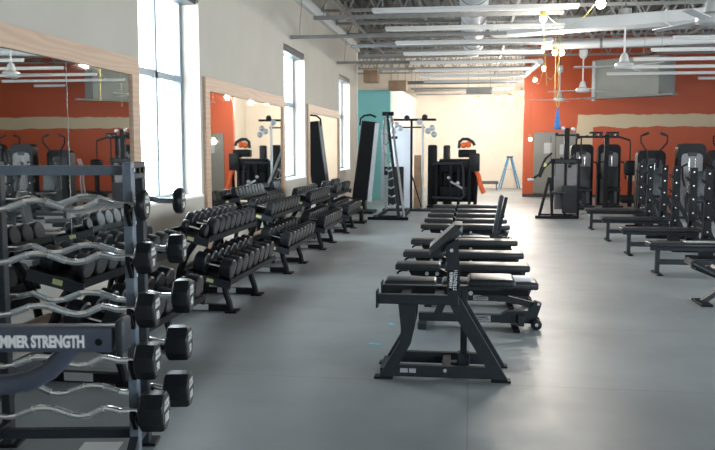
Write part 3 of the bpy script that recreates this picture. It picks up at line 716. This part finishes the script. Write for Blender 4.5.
# near right machine
nm = empty('decline_bench', 'black bench with a tilted pad cut off by the right edge', 'weight bench', (2.52, 9.05, 0))
MB().bar((-.17, 0, .47), (.17, 0, .30), .34, .07, up=(0, 0, 1), bev=.025).build('seat', 'vinyl', nm)
MB().bar((.1, 0, .385), (.75, 0, .40), .30, .07, bev=.025).build('backrest', 'vinyl', nm)
MB().bar((-.12, 0, .41), (.35, 0, .22), .07, .05).build('seat_rail', 'char', nm)
MB().bar((.0, 0, .02), (.36, 0, .28), .07, .05).bar((.34, 0, .27), (.9, 0, .05), .07, .06).build('leg', 'char', nm)
MB().box((.0, 0, .012), (.12, .40, .024), bev=.003).build('foot', 'black', nm); MB().box((.95, 0, .02), (.08, .5, .04)).build('foot', 'black', nm)
MB().cyl((.23, -.2, .56), (.23, .2, .56), .055, 14, bev=.01).build('roller_pad', 'plate', nm)
MB().bar((.25, 0, .28), (.25, 0, .56), .05, .05).build('roller_post', 'char', nm)
bo = MB()
for k in range(4): bo.cyl((-.10 + k * .08, -.036, .40 - k * .033), (-.10 + k * .08, -.042, .40 - k * .033), .011, 8)
bo.build('bolt', 'bolt', nm)
MB().bar((.55, 0, .4), (.75, 0, .95), .05, .07).build('back_post', 'char', nm)

# ------------------------------------------------------------------ selectorised machines
def shroud_outline(w_, h_, r, x0=0, n=6):
    pts = [(x0 - w_ / 2, 0)]
    for k in range(n + 1):
        a = math.pi - k * math.pi / 2 / n; pts.append((x0 - w_ / 2 + r + r * math.cos(a), h_ - r + r * math.sin(a)))
    for k in range(n + 1):
        a = math.pi / 2 - k * math.pi / 2 / n; pts.append((x0 + w_ / 2 - r + r * math.cos(a), h_ - r + r * math.sin(a)))
    pts.append((x0 + w_ / 2, 0)); return pts
def stack_machine(h_=1.72, w_=.64, face='stack', seat=True, arms=False):
    t = empty('weight_machine', '', 'exercise machine', (0, 0, 0), 0)
    MB().prism(shroud_outline(w_, h_, .14), 0, .30).build('stack_shroud', 'black', t)
    pn = MB(); pn.prism([(x, z * .94 + .04) for x, z in shroud_outline(w_ - .16, h_ * .9, .10)], -.012, 0).build('front_panel', face, t)
    for s_ in (-1, 1): MB().cyl((s_ * .07, -.02, .25), (s_ * .07, -.02, h_ * .8), .014, 8).build('guide_rod', 'chrome', t)
    MB().box((0, -.02, h_ * .86), (.2, .02, .1), bev=.008).build('brand_badge', 'stackd', t)
    MB().box((0, -.03, .36), (.24, .04, .42)).build('weight_stack', 'stackd', t)
    MB().box((0, -.45, .04), (.09, 1.0, .08), bev=.006).box((0, .15, .03), (w_, .34, .06)).build('base_beam', 'char', t)
    MB().box((0, -.95, .03), (.5, .07, .06)).build('front_foot', 'char', t)
    if seat:
        MB().bar((0, -.72, .08), (0, -.66, .46), .08, .06).build('seat_post', 'char', t)
        MB().box((0, -.7, .49), (.40, .40, .075), bev=.03, seg=3).build('seat', 'vinyl', t)
        MB().box((0, -.48, .84), (.36, .08, .62), (R(-8), 0, 0), bev=.03, seg=3).build('backrest', 'vinyl', t)
        MB().bar((0, -.45, .1), (0, -.40, 1.1), .07, .07).build('back_post', 'char', t)
    if arms:
        for s_ in (-1, 1):
            MB().tube([(s_ * .12, -.1, 1.2), (s_ * .16, -.15, 1.62), (s_ * .30, -.2, 1.80), (s_ * .31, -.2, 1.96), (s_ * .14, -.2, 2.03)], .022, 8).build('press_arm', 'black', t)
            MB().cyl((s_ * .26, -.2, 1.985), (s_ * .13, -.2, 2.035), .03, 10).build('hand_grip', 'rubber', t)
    else:
        for s_ in (-1, 1):
            MB().tube([(s_ * .20, -.35, 1.3), (s_ * .34, -.5, 1.25), (s_ * .36, -.65, 1.0), (s_ * .33, -.75, .8)], .025, 8).build('press_arm', 'black', t)
    return t
mA = stack_machine(1.62, .66, 'stackd', True, True); mA.location = (4.35, 20.3, 0); mA['label'] = 'black machine with two raised curved handles, directly before the orange wall'
mB = stack_machine(1.78, .64, 'stack', True, False); mB.location = (5.18, 19.9, 0); mB['label'] = 'machine with a rounded grey shroud panel behind the bench press uprights'
for m_, x, y, l in [(mA, 6.35, 21.5, 'machine with raised handles, right of the rounded grey shroud'), (mB, 7.3, 21.9, 'grey-shrouded machine right of the second handled machine'), (mA, 8.35, 22.2, 'machine with raised handles near the right wall'), (mB, 9.5, 22.3, 'grey-shrouded machine closest to the right wall'),
                    (mB, 3.2, 24.0, 'rounded-shroud machine behind the cable station'), (mB, 4.0, 24.2, 'rounded-shroud machine beneath the lat pulldown beam')]:
    dup(m_, l, (x, y, 0))
for o in list(COL.objects):
    if o.name.startswith('weight_machine'): o['group'] = 'shrouded weight machines'
# plate storage / tall black tree at far right
def plate_tree(loc, label):
    t = empty('plate_tree', label, 'plate rack', loc)
    MB().box((0, 0, .75), (.08, .08, 1.5), bev=.005).build('post', 'black', t)
    MB().box((0, 0, .03), (.6, .08, .06)).box((0, 0, .03), (.08, .5, .06)).build('base', 'black', t)
    for k, z in enumerate((.35, .75, 1.15, 1.42)):
        for s_ in (-1, 1):
            MB().cyl((s_ * .04, 0, z), (s_ * .28, 0, z), .02, 10).build('peg', 'chrome', t)
    return t
pt_ = plate_tree((5.95, 19.6, 0), 'tall weight plate tree at the right edge of the picture')
k = 0
for z, rr in ((.35, .2), (.75, .2), (1.15, .17), (1.42, .13)):
    for s_ in (-1, 1):
        for q in (0, 1):
            pm = MB(); x = s_ * (.10 + q * .07)
            pm.lathe([(.026, -.024), (rr * .9, -.024), (rr, -.018), (rr, .018), (rr * .9, .024), (.026, .024)], seg=24, axis='X')
            o = pm.build('weight_plate', 'rubber'); o.location = (5.95 + x, 19.6, z - .006)
            tag(o, 'round black plate on the plate tree, %s peg row, %s side, %s' % (['lowest', 'second', 'third', 'top'][k], 'left' if s_ < 0 else 'right', 'inner' if q == 0 else 'outer'), 'weight plate', 'plates on the plate tree')
    k += 1
# cable station
cs = empty('cable_station', 'cable station with smoked grey stack panels in front of the grey wall panel', 'exercise machine', (2.05, 19.7, 0))
MB().box((-.02, -.25, .035), (.98, .09, .07)).box((.1, .35, .035), (.9, .08, .07)).box((.45, .05, .035), (.08, .7, .07)).build('base_frame', 'black', cs)
MB().bar((-.42, -.25, .05), (-.20, -.22, .98), .05, .06).build('front_leg', 'black', cs)
MB().bar((-.12, -.25, .05), (-.18, -.22, .98), .05, .06).build('front_leg', 'black', cs)
MB().box((.06, .1, .74), (.20, .05, 1.08)).build('stack_panel', 'stack', cs)
MB().box((.36, .1, .74), (.22, .05, 1.08)).build('stack_panel', 'stack', cs)
for x in (-.09, .21, .52): MB().box((x, .1, .70), (.06, .08, 1.4), bev=.004).build('column', 'black', cs)
MB().box((.22, .1, 1.78), (.12, .12, .75), bev=.006).box((.22, .1, 1.36), (.72, .12, .12)).box((.24, .1, 1.98), (.5, .06, .04)).build('head_frame', 'black', cs)
MB().box((.20, .0, 1.36), (.5, .05, .07)).build('head_badge', 'stackd', cs)
for x, z in ((-.02, 2.0), (.12, 2.14), (.36, 2.12), (.46, 1.98), (.10, 1.42), (.36, 1.44), (.3, 1.25)):
    MB().cyl((x, .0, z), (x, .06, z), .045, 14, bev=.006).build('pulley', 'silver' if z > 2.1 else 'rubber', cs)
MB().tube([(.50, .1, 1.98), (.56, .1, 1.9), (.56, .1, 1.3)], .018, 8).build('side_tube', 'black', cs)
MB().tube([(-.15, -.1, 1.55), (-.30, -.25, 1.42), (-.40, -.35, 1.20), (-.45, -.4, 1.05), (-.62, -.45, .95)], .028, 8).tube([(-.15, .05, 1.35), (-.32, -.1, 1.2), (-.42, -.3, 1.0)], .028, 8).build('press_arm', 'black', cs)
MB().cyl((-.72, -.45, .93), (-.58, -.45, .95), .03, 10).build('hand_grip', 'bolt', cs)
MB().sphere((-.33, -.3, 1.28), (.06, .03, .05)).build('yellow_pull_knob', 'sticker', cs)
MB().tube([(-.05, -.02, 2.05), (-.05, -.03, 1.0)], .006, 5).tube([(-.16, -.02, 1.95), (-.16, -.1, 1.3)], .006, 5).build('cable', 'black', cs)
MB().box((.30, -.05, .45), (.34, .12, .66), bev=.01).build('weight_stack', 'stackd', cs)
MB().box((.0, -.12, .62), (.36, .3, .06), bev=.02, seg=2).build('seat', 'vinyl', cs)
MB().tube([(.6, 0, .1), (.68, -.1, .15), (.8, -.2, .03)], .03, 8).build('foot_rest', 'silver', cs)
# lat pulldown
lt = empty('lat_pulldown', 'tall lat pulldown tower with a long arm reaching right', 'exercise machine', (3.62, 22.3, 0))
MB().box((-.0, .1, 1.02), (.12, .10, 2.04), bev=.006).build('mast', 'black', lt)
MB().tube([(-.85, 0, .05), (-.86, 0, 1.0), (-.80, 0, 1.92), (-.5, 0, 2.0)], .025, 8).build('side_tube', 'black', lt)
MB().bar((-.80, 0, 1.97), (.3, 0, 1.97), .06, .06).bar((.3, 0, 1.97), (.58, 0, 1.88), .05, .05).box((-.3, 0, 2.08), (.34, .08, .05)).box((.12, 0, 2.08), (.34, .08, .05)).build('top_beam', 'black', lt)
MB().tube([(.58, 0, 1.9), (.60, 0, 1.8), (.60, 0, .9)], .018, 8).build('pull_cable', 'black', lt)
for x in (-.35, -.18, .1, .25): MB().cyl((x, -.05, 2.02), (x, .05, 2.02), .05, 12).build('pulley', 'rubber', lt)
MB().box((.62, 0, 1.14), (.32, .3, .4), bev=.08, seg=3).box((.62, 0, .55), (.1, .1, .9)).box((.6, .0, .3), (.45, .4, .2), bev=.05, seg=2).build('arm_assembly', 'black', lt)
MB().tube([(.95, -.1, .3), (1.0, -.1, .7), (.98, -.1, 1.1), (1.08, -.1, 1.35)], .02, 8).tube([(1.05, -.1, .3), (1.09, -.1, .7), (1.06, -.1, 1.1), (1.15, -.1, 1.35)], .02, 8).box((.95, -.1, .25), (.4, .1, .12)).build('handle_bars', 'silver', lt)
MB().box((.1, 0, .03), (1.9, .1, .06)).box((-.8, 0, .03), (.08, .8, .06)).build('base', 'black', lt)

# ------------------------------------------------------------------ far left cable machines
lm = empty('slant_tower', 'tall leaning black panel tower with a curved top bar beside the teal wall', 'exercise machine', (-2.71, 20.6, 0))
MB().bar((-.12, 0, .35), (.13, 0, 2.35), .5, .38, up=(1, 0, 0), bev=.015).build('slanted_panel', 'black', lm)
MB().bar((.14, -.24, .3), (.34, -.24, 2.3), .03, .10, up=(1, 0, 0)).build('side_plate', 'board', lm)
MB().tube([(-.12, -.15, 2.25), (-.10, -.15, 2.42), (.0, -.15, 2.5), (.16, -.15, 2.52), (.30, -.15, 2.46)], .025, 8).build('curved_top_bar', 'black', lm)
for z in (1.0, 1.12, 1.62, 1.74): MB().box((-.20 + (z - .35) * .11, -.1, z), (.10, .06, .06)).build('bracket', 'ink', lm)
MB().box((-.05, 0, .03), (.6, .9, .06)).box((-.12, 0, .2), (.3, .4, .34), bev=.02).build('base', 'black', lm)
af = empty('cable_tower', 'black A-frame cable tower hung with chrome attachments, left of the white panel', 'exercise machine', (-1.95, 20.5, 0))
MB().bar((-.23, .4, 2.58), (.30, -1.9, .05), .07, .07, bev=.005).build('front_leg', 'char', af)
MB().bar((-.12, .45, 2.52), (.42, -1.8, .05), .05, .05, bev=.005).build('front_leg', 'silver', af)
MB().bar((-.30, .4, 2.45), (-.24, .4, .05), .05, .05).build('rear_leg', 'silver', af)
MB().box((.05, -1.95, .035), (.95, .07, .07)).box((.05, -1.5, .035), (.8, .07, .07)).box((.35, -.75, .035), (.07, 2.4, .07)).box((-.24, -.75, .035), (.07, 2.4, .07)).build('base_frame', 'black', af)
MB().box((-.2, .42, 2.56), (.3, .14, .1), bev=.01).build('head_block', 'black', af)
for k, z in enumerate([.35, .55, .75, .95, 1.15, 1.35, 1.55, 1.8, 2.05]):
    x = -.23 + (2.58 - z) * .21; yy = .35 - (2.58 - z) * .91
    MB().tube([(x - .18, yy, z), (x - .10, yy - .05, z - .04), (x - .02, yy, z)], .02, 7).build('rung_hook', 'chrome' if k % 2 else 'silver', af)
MB().tube([(-.28, .3, 2.4), (-.30, .28, 1.9), (-.28, .3, 1.6)], .03, 8).build('hanging_rope', 'plate', af)
MB().box((-.32, .5, 1.2), (.14, .04, 1.9)).build('back_panel', 'board', af)
MB().box((-.24, .34, 1.08), (.1, .06, .22), bev=.01).build('pulley_carriage', 'rubber', af)
cr = empty('cable_crossover', 'cable crossover frame with black and chrome posts before the white board', 'exercise machine', (-1.27, 21.4, 0))
MB().box((-.30, 0, 1.2), (.06, .08, 2.4), bev=.005).build('post', 'black', cr)
MB().cyl((.0, .0, .02), (.0, .0, 2.3), .035, 12).build('post', 'silver', cr)
MB().box((-.30, 0, 2.42), (1.3, .07, .06)).box((-.3, 0, 2.22), (.7, .04, .04)).build('top_beam', 'black', cr)
for x, z in ((-.85, 2.4), (-.7, 2.28), (-.42, 2.46), (-.08, 2.36), (.05, 2.48), (-.78, 2.12), (-.6, 2.2), (.14, 2.12), (.25, 2.2), (.30, 2.03)): MB().sphere((x, -.08, z), (.08, .05, .08)).build('pulley', 'duct' if z < 2.45 else 'rubber', cr)
MB().box((-.75, -.05, 1.95), (.16, .05, .07)).build('pulley_bar', 'rubber', cr)
MB().box((-.72, -.05, .55), (.06, .05, .26)).build('weight_carriage', 'rubber', cr)
MB().box((-.4, 0, .03), (1.3, .5, .06), bev=.01).build('base', 'char', cr)
MB().box((-.72, .1, .65), (.42, .1, 1.05), bev=.02).build('weight_stack', 'stackd', cr)
MB().bar((-.28, -.05, .95), (-.02, -.05, .1), .06, .03).build('brace', 'black', cr)
tag(MB().box((-1.87, 22.0, 1.1), (.58, .05, 2.2)).build('white_panel', 'board'), 'tall pale white panel standing behind the cable crossover', 'panel')
plyw = MB().box((-1.42, 22.2, .74), (.27, .03, 1.48), (R(-7), 0, 0)); tag(plyw.build('plywood_sheet', 'ply'), 'brown plywood sheet leaning between the crossover posts', 'plywood')
# attachments clutter near base of slant tower
cx_ = empty('attachment_rack', 'low black rack of cable attachments at the foot of the leaning tower', 'rack', (-2.62, 17.75, 0))
MB().box((0, 0, .28), (.5, .35, .04)).box((0, 0, .03), (.6, .45, .05)).box((-.2, 0, .15), (.05, .3, .24)).box((.2, 0, .15), (.05, .3, .24)).build('frame', 'black', cx_)
MB().tube([(-.24, 0, .3), (-.22, 0, .5), (-.08, 0, .58), (.05, 0, .52), (.05, 0, .32)], .02, 8).build('curved_handle', 'black', cx_)
MB().tube([(-.1, -.1, .32), (.05, -.12, .42), (.22, -.1, .32)], .025, 8).build('chrome_attachment', 'chrome', cx_)
MB().box((.16, 0, .34), (.12, .2, .08), bev=.02).build('tan_attachment', 'ply', cx_)

# far black machine with orange pieces
fm = empty('plate_loaded_machine', 'bulky black plate loaded machine before the cream wall', 'exercise machine', (-.45, 22.6, 0))
MB().box((-.62, .1, .88), (.26, .2, 1.76), bev=.04, seg=2).build('tall_shroud', 'black', fm)
MB().box((-.22, .2, .88), (.20, .2, 1.74), bev=.04, seg=2).build('tall_shroud', 'stackd', fm)
MB().box((.05, 0, 1.18), (.95, .3, .38), bev=.04, seg=2).build('body_housing', 'black', fm)
MB().box((.0, .28, .72), (1.15, .08, 1.15), bev=.02).build('rear_panel', 'black', fm)
MB().box((.55, -.05, 1.28), (.30, .34, .5), bev=.03, seg=2).build('plate_stack', 'rubber', fm)
MB().box((.35, 0, 1.52), (.5, .3, .22), bev=.03, seg=2).build('upper_housing', 'black', fm)
for x in (-.5, -.1, .12, .42): MB().box((x, -.2, .62), (.08, .08, 1.2), bev=.005).build('post', 'black', fm)
MB().tube([(-.6, -.25, 1.2), (-.55, -.3, 1.24), (.2, -.3, 1.24), (.25, -.25, 1.0), (.25, -.25, .4)], .035, 8).tube([(-.6, -.25, .3), (.2, -.3, .28), (.3, -.25, .4)], .035, 8).build('tube_frame', 'char', fm)
MB().box((.0, -.05, .45), (.8, .3, .3), bev=.03, seg=2).box((0, 0, .04), (1.5, .7, .08)).build('base_frame', 'black', fm)
MB().bar((-.1, -.25, .75), (.25, -.25, .55), .05, .05).sphere((-.15, -.28, .85), .05).sphere((.1, -.28, .7), .06).build('lever', 'silver', fm)
MB().tube([(.12, -.05, 1.66), (.13, -.05, 1.84), (.22, -.05, 1.92), (.36, -.05, 1.92), (.50, -.05, 1.84), (.55, -.05, 1.74)], .045, 8).build('curved_guard', 'char', fm)
MB().sphere((.25, -.04, 1.75), (.09, .08, .09)).sphere((.38, -.04, 1.77), (.08, .07, .1)).build('orange_grip', 'orange_t', fm)
MB().tube([(.60, -.1, 1.03), (.66, -.12, .92), (.72, -.14, .66), (.82, -.16, .42)], .065, 10).build('orange_lever', 'orange_t', fm)
MB().tube([(.58, -.1, .1), (.60, -.1, .5), (.62, -.1, 1.0)], .05, 8).build('side_leg', 'black', fm)

# step ladder by the cream wall
ld = empty('step_ladder', 'blue A-frame step ladder against the far cream wall', 'ladder', (1.56, 33.0, 0), R(8))
for s_ in (-1, 1):
    for y in (-.18, .18): MB().bar((s_ * .39, y * 1.3, .02), (s_ * .06, y * .7, 1.28), .04, .05).build('rail', 'bluel', ld)
MB().box((0, 0, 1.30), (.22, .3, .06), bev=.01).build('top_cap', 'char', ld)
for z in (.3, .58, .86): MB().box((-.385 + z * .255, 0, z), (.06, .36, .03)).build('step', 'silver', ld)
MB().bar((-.2, -.1, .8), (.2, -.1, .8), .015, .015).build('spreader', 'silver', ld)
lb = empty('low_bench', 'low dark blue-grey bench left of the step ladder', 'bench', (.72, 32.2, 0))
MB().box((0, 0, .30), (.75, .3, .12), bev=.02).build('bench_top', 'slate2', lb)
for s_ in (-1, 1): MB().box((s_ * .3, 0, .12), (.05, .26, .24)).build('leg', 'slate', lb)
